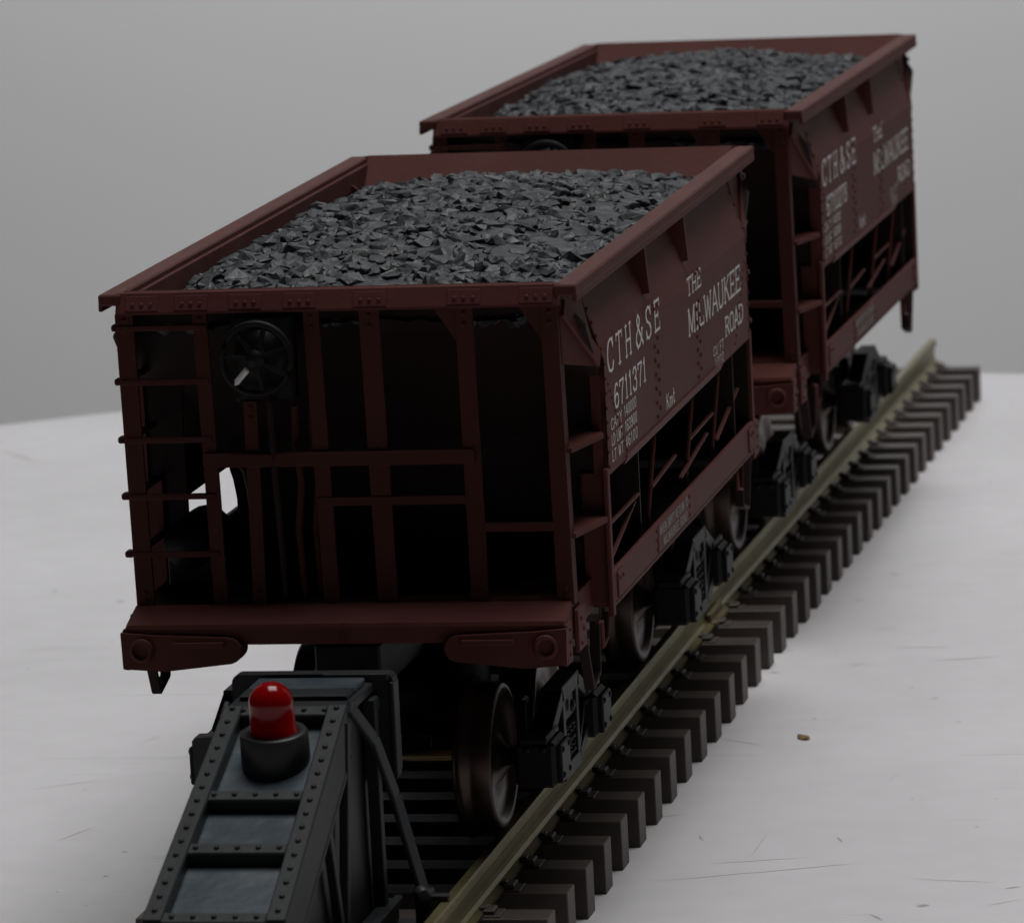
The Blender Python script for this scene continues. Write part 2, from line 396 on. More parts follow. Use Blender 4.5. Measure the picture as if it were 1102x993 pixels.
bd = MB()
prof = [(1500, 1500), (1500, -500)] + [(1500 - 160 + 160 * math.cos(t), -500 - 160 * math.sin(t)) for t in [math.radians(15 * i) for i in range(1, 7)]] + [(900, -662)]
for (ya, za), (yb, zb) in zip(prof[:-1], prof[1:]):
    bd.add([(-1500, ya, za), (1500, ya, za), (1500, yb, zb), (-1500, yb, zb)], [(0, 1, 2, 3)], True)
backdrop = tag(bd.build('backdrop', M['backdrop']), 'plain grey backdrop behind the table', kind='structure')

# ------------------------------------------------------------------ track
RC = 26.75                                  # rail centre
RZ = 3.4                                    # rail head height
RAIL = [(-3.0, -8.4), (3.0, -8.4), (3.0, -7.7), (1.4, -7.2), (0.75, -6.5), (0.6, -5.5), (0.6, -3.2), (1.05, -2.6), (1.25, -2.2), (1.25, -0.35), (0.95, 0),
        (-0.95, 0), (-1.25, -0.35), (-1.25, -2.2), (-1.05, -2.6), (-0.6, -3.2), (-0.6, -5.5), (-0.75, -6.5), (-1.4, -7.2), (-3.0, -7.7)]
def tie_mesh():
    t = MB()
    t.box(-43.3, 43.3, -4, 4, -19.6, -8.5, 0.22)
    for sx in (-1, 1):
        for g in (-1, 1):                   # moulded chairs gripping the rail foot
            x = sx * RC + g * 3.9
            t.box(x - 1.2, x + 1.2, -2.4, 2.4, -8.55, -7.1, 0.3)
            t.box(x - g * 1.3 - 0.8, x - g * 1.3 + 0.8, -1.3, 1.3, -7.6, -6.7, 0.25)
        t.box(sx * RC - 6.4, sx * RC + 6.4, -3.3, 3.3, -8.7, -8.15, 0.15)
    for k, zz in enumerate((-11.4, -14.2, -16.9)):           # wood grain on the ends
        pass
    return t.mesh('tie', M['tie'])
TIE = None
def track(y0, y1, ties, far, label):
    global TIE
    mid = 0.5 * (y0 + y1)
    loc, rot = seat(mid, far)
    root = tag(empty('track_section', loc, rot), label, 'railway track', 'sections of model railway track')
    for sx in (-1, 1):
        r = MB(mid); r.prism([(sx * RC + u, w + RZ) for u, w in RAIL], 1, y0, y1); r.build('rail', M['rail'], root)
    if TIE is None: TIE = tie_mesh()
    rnd = random.Random(4)
    for y in ties:
        o = bpy.data.objects.new('tie', TIE); COL.objects.link(o); o.parent = root
        o.location = V(rnd.uniform(-.15, .15), y - mid, RZ); o.rotation_euler = (0, 0, rnd.uniform(-.004, .004))
    return root, mid
TY = [740.7 - 3.6 - i * 21.064 for i in range(45)]
JY = 278.0
near_track, near_mid = track(-185.0, JY, [y for y in TY if y < JY], False, 'near length of brass railed track under the front ore car and the bumper')
far_track, far_mid = track(JY + 0.3, 747.0, [y for y in TY if y > JY], True, 'far length of brass railed track under the rear ore car')
for sx in (-1, 1):
    j = MB(near_mid)
    for g in (-1, 1):
        j.box(sx * RC + g * 1.5 - .7, sx * RC + g * 1.5 + .7, JY - 9, JY + 9, -3.8, -1.6, .3)
        j.box(sx * RC + g * 2.6 - 1.2, sx * RC + g * 2.6 + 1.2, JY - 9, JY + 9, -4.9, -3.6, .3)
    j.build('rail_joiner', M['joiner'], near_track)

# ------------------------------------------------------------------ ore car
L = 237.0; H = 120.8; YM = L / 2
def hopper_w(z): return 50.2 - max(0, 92 - z) * 0.98
def make_car(number):
    root = empty('ore_car', (0, 0, 0))
    def P(flip=False): return MB(YM, flip)
    BR, DK, BK = M['brown'], M['brown_dark'], M['black']
    # --- top rim : side caps with an inner lip, end beams
    r = P()
    for sx in (-1, 1):
        r.box(sx * 45.6, sx * 50.3, 0.6, L - 0.6, 118.4, H, 0.35)
        r.box(sx * 45.0, sx * 46.4, 3, L - 3, 114.6, 119.5, 0.25)
        r.box(sx * 49.5, sx * 50.4, 0.9, L - 0.9, 117.2, 118.8, 0.2)
    for e in (0, 1):
        q = P(bool(e)); q.oy = YM
        q.prism([(0.0, 116.5), (0.0, 117.0), (1.7, 120.8), (2.0, 121.0), (2.6, 121.0), (2.4, 116.5)], 0, -46.6, 46.6)
        for x in (-41, -30.5, -19, -7.5, 7.3, 27, 42):      # riveted splice plates over the posts
            q.bar((x, .1, 117.3), (x, 1.4, 120.2), 7.0, .5, up=(0, -1, 0), c=.1)
            for k in (-1, 0, 1): q.rivet((x + k * 1.9, .42, 118.6), (0, -1, .42), 0.45, 0.35)
        sg = -1 if e else 1
        r.add([(sg * x, sg * (y - YM) + YM, z) for x, y, z in q.v], q.f)
    rim = r.build('top_rim', BR, root)
    # --- hopper body : end slope sheets, lower side slopes, floor doors
    h = P()
    t = 1.0
    for e in (0, 1):
        f = (lambda y: y) if e == 0 else (lambda y: L - y)
        sec = [(5.2, 117.5), (10, 110.5), (30, 92), (43, 79), (62, 60.5), (78, 45)]
        for (ya, za), (yb, zb) in zip(sec[:-1], sec[1:]):
            wa, wb = min(45.2 if za > 113 else hopper_w(za), 50.4), hopper_w(zb)
            if zb > 113: wb = 45.2
            q = [(-wa, f(ya), za), (wa, f(ya), za), (wb, f(yb), zb), (-wb, f(yb), zb)]
            h.sheet(q if e == 0 else q[::-1], t)
    for sx in (-1, 1):
        a, b_ = 92, 60.5
        h.sheet([(sx * hopper_w(a), 30, a), (sx * hopper_w(a), L - 30, a), (sx * hopper_w(b_), L - 62, b_), (sx * hopper_w(b_), 62, b_)], sx * 0.8)
        h.sheet([(sx * hopper_w(b_), 62, b_), (sx * hopper_w(b_), L - 62, b_), (sx * hopper_w(45), L - 78, 45), (sx * hopper_w(45), 78, 45)], sx * 0.8)
    h.box(-15, 15, 78, L - 78, 43, 45.2, .3)
    for y in (66, 92, L - 92, L - 66):
        h.box(-22, 22, y - 1, y + 1, 44, 60, .3)
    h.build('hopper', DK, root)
    for e in (0, 1):
        k = MB(YM, bool(e)); k.sheet([(-45.3, 2.5, 120.8), (45.3, 2.5, 120.8), (45.3, 12.5, 110.9), (-45.3, 12.5, 110.9)], .6)
        k.build('hopper_lining', BR, root)
    # --- side sheets
    XS = 51.0
    for sx in (1, -1):
        s = P()
        prof = [(46.3, 117.6), (46.6, 115.8), (XS, 102.0), (XS, 77.2)]
        y0, y1 = 23.0, 214.0
        th = 0.9
        out = [(sx * x, z) for x, z in prof]; inn = [(sx * (x - th), z) for x, z in prof[::-1]]
        s.prism(out + inn, 1, y0, y1)
        # end flanges of the sheet, turned inwards
        for yy in (y0, y1 - 0.9):
            s.prism([(sx * 46.3, 117.5), (sx * 46.6, 115.8), (sx * XS, 102.0), (sx * XS, 77.2), (sx * (XS - 3), 77.2), (sx * (XS - 3), 101), (sx * 43, 115)], 1, yy, yy + 0.9)
        # lower bevelled strip
        s.prism([(sx * (XS - .8), 78.2), (sx * (XS + 0.5), 77.9), (sx * (XS - 0.4), 76.0), (sx * (XS - 1.6), 76.0)], 1, 44, 172)
        # rivet rows : edges, double columns, the diagonal over each slope sheet
        n = (sx, 0, 0)
        for yy in (y0 + 1.3, y1 - 1.3):
            for k in range(8): s.rivet((sx * XS, yy, 79 + k * 3.1), n, .5)
            for k in range(5):
                u = (k + .7) / 5; s.rivet((sx * (XS - 4.4 * u), yy, 102 + 13.8 * u), (sx * .95, 0, .3), .5)
        for yc in (86, 141):
            for k in range(6):
                s.rivet((sx * XS, yc - 1.9, 79.6 + 3.1 * k), n, .6); s.rivet((sx * XS, yc + 1.9, 81 + 3.1 * k), n, .6)
            s.rivet((sx * XS, yc - 1.2, 103.2), n, .5); s.rivet((sx * XS, yc + 2.2, 103.6), n, .5)
        for k in range(11):
            u = k / 10
            s.rivet((sx * XS, 45.3 - 18 * u, 79 + 17 * u), n, .42, .3)
            s.rivet((sx * XS, L - 45.3 + 18 * u, 79 + 17 * u), n, .42, .3)
        side = s.build('side_sheet', BR, root)
        for yc in (82, 133):
            g = P(); g.prism([(sx * 46.2, 117.4), (sx * 50.2, 117.4), (sx * 50.9, 107.2), (sx * 49.4, 107.0), (sx * 46.6, 115.6)], 1, yc - .7, yc + .7)
            g.build('gusset', BR, side)
        if sx == 1:
            x = XS + 0.03
            lt = P()
            letters(lt, 'CTH', 28.0, 56.5, 98.0, 104.8, x, .145, .5)
            letters(lt, '&', 62.0, 70.5, 97.9, 104.8, x, .15)
            letters(lt, 'SE', 74.5, 92.2, 97.9, 104.7, x, .145, .5)
            letters(lt, number, 33.8, 72.3, 89.6, 94.6, x, .165, .16)
            letters(lt, 'THE', 128.6, 147.8, 99.4, 103.5, x, .19, .14)
            letters(lt, 'MILWAUKEE', 128.2, 203.2, 90.4, 96.4, x, .155, .1)
            letters(lt, 'ROAD', 178.3, 205.0, 82.7, 87.1, x, .19, .12)
            lt.build('lettering', M['letter'], side)
            sm = P()
            for (a, b2, z) in (('CAPY', '140000', 85.9), ('LD LMT', '163900', 82.6), ('LT WT', '46100', 79.3)):
                letters(sm, a, 28.6, 41.5, z, z + 2.3, x, .16, .25, False); letters(sm, b2, 44.5, 58.8, z + .2, z + 2.5, x, .16, .25, False)
            letters(sm, 'CU FT', 160.5, 175.2, 80.7, 82.9, x, .15, .25, False)
            letters(sm, '1000', 162.0, 174.5, 77.9, 80.0, x, .15, .25, False)
            letters(sm, 'Kmt', 95.5, 106.5, 79.2, 82.4, x, .17, .25, False)
            sm.build('stencil', M['letter'], side)
    # --- side sills, hanger rods, braces
    for sx in (1, -1):
        s = P()
        s.box(sx * 49.9, sx * 51.1, 24, L - 24, 50.2, 57.0, .25)
        s.box(sx * 45.5, sx * 51.0, 24, L - 24, 49.2, 50.3, .2)
        for k in (-1, 0, 1):
            for yy in (75.8, 118.0): s.rivet((sx * 51.1, yy, 53.6 + 2.1 * k), (sx, 0, 0), .55)
        for yy in (30, L - 30):
            s.box(sx * 51.0, sx * 51.5, yy - 3.4, yy + 3.4, 50.8, 56.2, .15)
            for k in (-1, 1): s.rivet((sx * 51.5, yy + 1.6 * k, 54.8), (sx, 0, 0), .5)
        sill = s.build('side_sill', BR, root)
        pl = P(); pl.box(sx * 51.0, sx * 51.25, 77.2, 116.6, 50.6, 56.7, .05); pl.build('sill_plate', M['brown'], sill)
        if sx == 1:
            tx = P()
            letters(tx, 'WHEN EMPTY RETURN TO', 79.0, 115.8, 54.1, 56.1, 51.29, .17, .22, False)
            letters(tx, 'MILWAUKEE ROAD', 83.0, 114.0, 51.2, 53.2, 51.29, .17, .22, False)
            tx.build('stencil', M['stencil'], sill)
        for yy in (83, 133, 170):
            w = P(); w.tube([(sx * 50.6, yy, 77.4), (sx * 50.3, yy - 1.5, 75), (sx * 48.2, yy - 1.5, 57.5), (sx * 48.2, yy - 1.5, 50)], 0.55, 8); w.build('hanger_rod', BR, root)
        for (ya, za, yb, zb, xb) in ((26, 65.8, 66, 65.8, 49.2), (30, 58.5, 64, 64.5, 48.6), (81, 64.5, 116, 65.5, 48.8), (131, 66.4, 172, 66.5, 48.8), (118, 60, 160, 63, 48.6), (168, 60, 206, 66, 48.6)):
            if sx == -1 and ya < 100: continue
            w = P(); w.bar((sx * 49.4, ya, za), (sx * xb, yb, zb), .9, .6); w.build('brace', BR, root)
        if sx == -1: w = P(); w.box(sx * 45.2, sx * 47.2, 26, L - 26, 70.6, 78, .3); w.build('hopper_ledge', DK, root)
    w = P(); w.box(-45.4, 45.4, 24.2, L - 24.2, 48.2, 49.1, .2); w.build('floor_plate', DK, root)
    # --- everything that repeats at both ends
    for e in (0, 1):
        fl = bool(e)
        def Q(): return P(fl)
        # posts
        for (xt, xb, w, y1_) in ((-45.0, -44.0, 3.8, 3.6), (-28.9, -27.8, 3.0, 3.4), (-19.2, -19.5, 2.8, 3.4), (-5.3, -4.1, 3.3, 5.0), (6.9, 7.8, 4.2, 5.2), (26.8, 27.2, 3.6, 5.6), (44.5, 45.2, 3.5, 3.8)):
            s = Q()
            z0, z1 = 54.6, (98.0 if (-20 < xt < -19 and e == 0) else 116.6)
            for (ya, yb, ww) in ((0.5, 1.5, w), (1.5, y1_, 0.9)):
                s.add([(xt - ww / 2, ya, z1), (xt + ww / 2, ya, z1), (xt + ww / 2, yb, z1), (xt - ww / 2, yb, z1),
                       (xb - ww / 2, ya, z0), (xb + ww / 2, ya, z0), (xb + ww / 2, yb, z0), (xb - ww / 2, yb, z0)],
                      [(0, 1, 2, 3), (7, 6, 5, 4), (0, 4, 5, 1), (1, 5, 6, 2), (2, 6, 7, 3), (3, 7, 4, 0)])
            if abs(xt) > 40:                  # angle return of the corner posts
                g = 1 if xt > 0 else -1
                s.add([(xt + g * (w / 2 - .9), 1.5, z1), (xt + g * w / 2, 1.5, z1), (xt + g * w / 2, 4.6, z1), (xt + g * (w / 2 - .9), 4.6, z1),
                       (xb + g * (w / 2 - .9), 1.5, z0), (xb + g * w / 2, 1.5, z0), (xb + g * w / 2, 4.6, z0), (xb + g * (w / 2 - .9), 4.6, z0)],
                      [(0, 1, 2, 3), (7, 6, 5, 4), (0, 4, 5, 1), (1, 5, 6, 2), (2, 6, 7, 3), (3, 7, 4, 0)])
            for zz in (z1 - 1.2, z1 - 3.4, 58.2, 56.4): s.rivet(((xt if zz > 90 else xb), 0.5, zz), (0, -1, 0), .5, .35)
            if xt > 20:                       # small triangular gusset under the beam
                d = -1
                s.prism([(xt + d * w / 2, 116.4), (xt + d * (w / 2 + 4.5), 116.4), (xt + d * w / 2, 109.5)], 1, 0.9, 1.9)
            s.build('corner_post' if abs(xt) > 40 else 'end_post', M['brown_shaded'], root)
        # ladder rungs at the left corner, their ends standing out past the side
        for z in (113.7, 102.4, 90.2, 78.3, 66.1):
            s = Q(); s.box(-46.5 + (113 - z) * .015, -27.5, 0.1, 1.3, z - .6, z + .6, .2)
            s.box(-46.8, -45.2, 1.6, 23, z - .6, z + .4, .2)
            s.box(-48.2, -46.4, 1.6, 4.4, z - .8, z + .6, .3)
            s.build('ladder_rung', M['brown_shaded'], root)
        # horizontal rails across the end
        s = Q(); s.box(-29.6, 27.6, -0.9, 1.2, 84.4, 87.3, .3); s.build('end_rail', M['brown_shaded'], root)
        s = Q(); s.box(-6, 25.4, 0.2, 1.5, 75.9, 77.9, .25); s.build('end_rail', M['brown_shaded'], root)
        s = Q(); s.box(28.6, 43.4, 0.2, 1.5, 70.0, 71.8, .25); s.build('end_rail', M['brown_shaded'], root)
        # corner step plates running back to the side sheet
        for z in (86.3, 68.6):
            s = Q(); s.prism([(43.6, 2.2), (47.6, 2.2), (51.0, 20.0), (49.6, 23.3), (43.6, 23.3)], 2, z - .5, z + .5); s.build('corner_step', BR, root)
        # corner gussets between post and side sheet
        for sx in (-1, 1):
            s = Q()
            tri = [(2.0, 117.6), (22.6, 117.6), (22.6, 100.5), (2.4, 104.2)]
            def xz(y, z): return sx * (46.5 + (3.9 * max(0, min(1, (117 - z) / 15))) * max(0, min(1, (y - 2) / 20)))
            vs = [(xz(y, z), y, z) for y, z in tri] + [(xz(y, z) - sx * .8, y, z) for y, z in tri]
            s.add(vs, [(0, 1, 2, 3), (7, 6, 5, 4), (0, 4, 5, 1), (1, 5, 6, 2), (2, 6, 7, 3), (3, 7, 4, 0)])
            for k in range(4):
                u = (k + .6) / 4.3; y, z = 3.5 + 17.5 * u, 116.4 - 13.5 * u
                s.rivet((xz(y, z), y, z), (sx, 0, 0), .55)
            s.bar((sx * 46.9, 3.0, 115.8), (sx * 50.4, 21.6, 102.2), .9, 4.0, up=(0, 1, 1))
            s.build('corner_gusset', BR, root)
            # side post below the sheet
            s = Q(); s.box(sx * 50.0, sx * 51.1, 21.6, 24.2, 47.5, 79, .25); s.box(sx * 45, sx * 50.8, 23.0, 24.0, 50, 78, .25)
            s.build('side_post', BR, root)
        # inner shields closing the corner bay on the right
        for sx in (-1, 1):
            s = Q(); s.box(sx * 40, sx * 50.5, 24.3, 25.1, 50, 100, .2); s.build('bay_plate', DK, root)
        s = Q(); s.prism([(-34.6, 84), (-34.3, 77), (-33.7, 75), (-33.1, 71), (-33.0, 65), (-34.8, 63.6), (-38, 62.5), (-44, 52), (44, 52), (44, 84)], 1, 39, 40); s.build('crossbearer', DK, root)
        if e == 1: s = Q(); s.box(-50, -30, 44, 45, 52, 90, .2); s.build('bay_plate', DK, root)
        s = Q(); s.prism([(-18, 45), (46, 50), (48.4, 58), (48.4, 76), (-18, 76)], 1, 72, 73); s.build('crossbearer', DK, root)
        # end sill : sloping step, face, lower pads with rounded ends
        s = Q()
        s.prism([(24.0, 55.8), (0.0, 55.4), (-8.6, 53.0), (-8.9, 52.2), (-8.0, 48.6), (-6.0, 48.2), (24.0, 49.0)], 0, -46.0, 46.4)
        s.box(-0.15, 0.15, -8.8, -8.4, 48.8, 53.2, .05)
        s.build('end_sill', BR, root)
        for sx in (-1, 1):
            s = Q()
            pts = [(sx * 47.0, 51.6), (sx * 46.8, 44.0), (sx * 38, 43.4), (sx * 24, 44.9)]
            for k in range(7):
                a = math.radians(-80 + 25 * k * 1.0); pts.append((sx * (24 - 2.6 * math.cos(a)), 47.6 + 2.7 * math.sin(a)))
            pts += [(sx * 24.5, 50.4), (sx * 40, 51.0)]
            s.prism(pts, 1, -9.9, -4)
            s.box(sx * 25, sx * 36, -10.4, -9.6, 48.4, 49.6, .3)
            pad = s.build('poling_pad', BR, root)
            c = Q(); c.lathe((sx * 42.6, -9.8, 47.9), (0, -1, 0), [(2.6, -.4), (2.6, .5), (2.2, .9), (1.8, .9), (1.5, .1), (.1, -.0)], 20)
            c.build('poling_pocket', BR, pad)
            # corner bracket plates and stirrup steps
            s = Q(); s.box(sx * 46.6, sx * 47.6, 0.5, 9.0, 44.5, 53.5, .3)
            for k in range(3): s.rivet((sx * 47.6, 3.2 + (k % 2) * 2.6, 46 + 2.6 * k), (sx, 0, 0), .55)
            s.box(sx * 45.6, sx * 46.9, -8.6, -3.2, 43.5, 52.2, .3)
            for k in range(3): s.rivet((sx * 46.9, -6, 45.5 + 2.6 * k), (sx, 0, 0), .5)
            s.build('corner_bracket', BR, root)
            s = Q(); s.bar((sx * 46.6, 8.8, 45.2), (sx * 46.6, 14.4, 33.9), 2.2, .8, up=(0, 1, .5)); s.bar((sx * 46.6, 14.2, 33.9), (sx * 46.6, 22.2, 36.0), 2.2, .8, up=(0, 0, 1)); s.bar((sx * 46.6, 22.0, 35.8), (sx * 46.6, 23.0, 46.5), 2.2, .8, up=(0, 1, 0))
            s.build('stirrup_step', DK, root)
            s = Q(); s.tube([(sx * 47.5, 21, 46.8), (sx * 47.7, 24.8, 46.2), (sx * 47.7, 25.4, 40.6), (sx * 47.7, 30.2, 41.6), (sx * 47.7, 31.6, 46.8)], .55, 8); s.build('grab_iron', BR, root)
        # draft gear and knuckle coupler
        s = Q(); s.box(-7, 7, -6, 60, 38, 48, .5); s.build('centre_sill', BK, root)
        s = Q()
        s.box(-3.4, 3.4, -20, 6, 26.5, 33.5, .8)
        s.prism([(-5, -20), (5, -20), (6.5, -26), (5.2, -30), (3, -30), (2.4, -25.5), (-1.4, -25.2), (-3.2, -29.5), (-5.6, -27)], 2, 25, 35)
        s.box(-4.5, 4.5, -4, 8, 33, 39, .5)
        s.build('coupler', BK, root)
        # bolster and truck
        zc, yb = 19.0, 42.0      # the truck stands 42 mm in from the end
        sh = 16.0 if e else 0.0
        tr = Q(); tr.box(-27, 27, yb - 4.5, yb + 4.5, 19, 26, .6); tr.lathe((0, yb, 25.5), (0, 0, 1), [(17, 0), (19.5, 3), (19.0, 7), (16, 11), (11, 13.5), (8, 15), (8, 23)], 28); tr.box(-16, 40, yb - 5, yb + 5, 41, 46, .6)
        truck = tr.build('truck', BK, root)
        truck.location = V(0, sh, 0)
        for sx in (-1, 1):
            f = Q(); fx = sx * 34.7
            for ya in (18, 66):
                f.box(sx * 30.2, sx * 39.0, ya - 6.0, ya + 6.0, 13.2, 23.0, .9)
                f.box(sx * 38.8, sx * 40.2, ya - 4.6, ya + 4.6, 14, 22.2, .6)
                f.box(sx * 31.5, sx * 37.5, ya - 6.6, ya + 6.6, 22.6, 24.2, .4)
                for k in (-1, 1): f.rivet((sx * 40.2, ya + 3.2 * k, 21), (sx, 0, 0), .7); f.rivet((sx * 40.2, ya + 3.2 * k, 15.6), (sx, 0, 0), .7)
                f.rivet((sx * 33, ya - 6.0, 21.5), (0, -1, 0), .8, .6); f.rivet((sx * 36.4, ya - 6.0, 21.5), (0, -1, 0), .8, .6)
            f.bar((fx, 21, 22.8), (fx, 34, 28.6), 4.6, 3.2); f.bar((fx, 63, 22.8), (fx, 50, 28.6), 4.6, 3.2)
            f.bar((fx, 32.5, 28.6), (fx, 51.5, 28.6), 4.6, 3.4)
            f.bar((fx, 22, 16), (fx, 34, 11.6), 4.6, 2.8); f.bar((fx, 62, 16), (fx, 50, 11.6), 4.6, 2.8)
            f.bar((fx, 33, 11.4), (fx, 51, 11.4), 4.6, 3.2)
            for ya in (34.6, 49.4): f.bar((fx, ya, 11), (fx, ya, 28), 4.4, 2.6, up=(0, 1, 0))
            f.bar((fx + sx * .8, 25, 21.5), (fx + sx * .8, 33.5, 13), 2.4, 1.6); f.bar((fx + sx * .8, 59, 21.5), (fx + sx * .8, 50.5, 13), 2.4, 1.6)
            f.box(sx * 31.5, sx * 36.4, 37.0, 47.0, 21.5, 27.5, .5)
            for k in range(3):
                f.tube([(fx + 1.9 * math.cos(i * .95), 38.4 + 3.6 * k + 1.6 * math.sin(i * .95), 12.6 + i * .23) for i in range(40)], .45, 6)
            f.rivet((sx * 37, 42, 24.5), (sx, 0, 0), 1.4, .8)
            f.build('side_frame', BK, truck)
            b_ = Q(); b_.box(sx * 8, sx * 30, 32, 34, 17.5, 20.5, .3); b_.box(sx * 24, sx * 29, 33, 36, 14, 27, .3)
            b_.build('brake_beam', BK, truck)
            for ya in (18, 66):
                w = Q(); pr = [(3.0, 18.6), (14.4, 18.9), (16.6, 19.2), (17.2, 20.0), (16.9, 21.2), (15.75, 22.2), (15.6, 23), (15.45, 26.4), (15.0, 27.0), (13.4, 27.0), (12.6, 25.8), (6.2, 25.2), (5.0, 26.4), (3.0, 27.4), (1.5, 29.5)]
                w.lathe((0, ya, zc), (sx, 0, 0), pr, 48)
                w.build('wheel', M['wheel'], truck)
        for ya in (18, 66):
            a = Q(); a.tube([(-31, ya, zc), (31, ya, zc)], 1.6, 14); a.build('axle', M['axle'], truck)
    # --- brake gear on the near end only
    c = (-16.3, -3.2, 107.4)
    s = P(); s.torus(c, (0, 1, 0), 7.3, .75); s.lathe((c[0], c[1] - 1.4, c[2]), (0, 1, 0), [(.4, -.3), (1.9, 0), (2.1, 1.2), (1.7, 3), (1.2, 5)], 16)
    wheel = s.build('brake_wheel', M['wheelpaint'], root)
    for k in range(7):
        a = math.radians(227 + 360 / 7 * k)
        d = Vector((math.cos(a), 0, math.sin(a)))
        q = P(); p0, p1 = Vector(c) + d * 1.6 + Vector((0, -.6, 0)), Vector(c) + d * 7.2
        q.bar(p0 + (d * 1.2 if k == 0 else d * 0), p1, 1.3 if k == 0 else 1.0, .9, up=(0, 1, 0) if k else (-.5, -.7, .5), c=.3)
        sp = q.build('spoke', M['spoke_glint'] if k == 0 else M['wheelpaint'], wheel)
        if k == 0: tag(sp, 'spoke with a painted highlight')
    s = P(); s.tube([(-14.8, -.6, 98), (-14.6, -.4, 88), (-13.9, 1, 57)], .7, 8); s.tube([(-16.3, 1, 107), (-15.5, .5, 101), (-14.8, -.6, 97)], .8, 8); s.build('brake_staff', DK, root)
    s = P(); s.box(-22.5, -9.5, 1.0, 5, 97.5, 116, .8); s.lathe((-16.3, .6, 107.4), (0, -1, 0), [(5.6, -.5), (5.6, .8), (3, 1.6), (1, 2.6)], 20); s.build('brake_housing', BK, root)
    s = P(); s.tube([(-24.5, 9, 84), (-23.0, 9, 82.2), (-22.2, 9, 78), (-21.9, 9, 72), (-21.7, 9, 64), (-21.5, 9, 57)], .9, 8); s.build('brake_pipe', BK, root)
    for dx, y in ((0, 6), (3.2, 8)):
        s = P(); s.tube([(-11 + dx, y, 96), (-11.4 + dx, y, 88), (-10.4 + dx, y, 80), (-11.6 + dx, y, 70), (-11 + dx, y, 55)], .8, 8); s.build('brake_pipe', BR, root)
    s = P(); s.lathe((-38, 14, 65.5), (0, 1, 0), [(.5, -.6), (5.0, 0), (5.4, 1), (5.4, 18), (4.8, 19), (.5, 19.4)], 20); s.box(-43, -33, 16, 22, 55.4, 63, .4); s.build('brake_cylinder', BK, root)
    s = P(); s.box(10, 24, 14, 34, 55.6, 57.4, .3); s.box(30, 38, 26, 33, 55.6, 58.6, .3); s.build('deck_plate', DK, root)
    return root

def copy_tree(o, parent=None):
    c = o.copy(); COL.objects.link(c)
    if parent: c.parent = parent
    for ch in [k for k in bpy.data.objects if k.parent == o]: copy_tree(ch, c)
    return c

car = make_car('6711371')
CARS = 'brown ore cars coupled on the track'
D2 = 313.8
car2 = copy_tree(car)
loc, rot = seat(YM); car.location = loc; car.rotation_euler = rot
tag(car, 'brown ore car in front, its brake wheel end facing the red lamp bumper', 'ore car', CARS)
loc2, rot2 = seat(D2 + YM, True); car2.location = loc2; car2.rotation_euler = rot2
tag(car2, 'brown ore car behind, out of focus, at the far end of the track', 'ore car', CARS)
# the rear car carries its own number
for o in [k for k in bpy.data.objects if k.parent and k.parent.parent == car2 and k.name.startswith('lettering')]:
    lt = MB(YM); x = 51.03
    letters(lt, 'CTH', 28.0, 56.5, 98.0, 104.8, x, .145, .5); letters(lt, '&', 62.0, 70.5, 97.9, 104.8, x, .15)
    letters(lt, 'SE', 74.5, 92.2, 97.9, 104.7, x, .145, .5); letters(lt, '6710278', 33.8, 72.3, 89.6, 94.6, x, .165, .16)
    letters(lt, 'THE', 128.6, 147.8, 99.4, 103.5, x, .19, .14); letters(lt, 'MILWAUKEE', 128.2, 203.2, 90.4, 96.4, x, .155, .1)
    letters(lt, 'ROAD', 178.3, 205.0, 82.7, 87.1, x, .19, .12)
    o.data = lt.mesh('lettering', M['letter'])

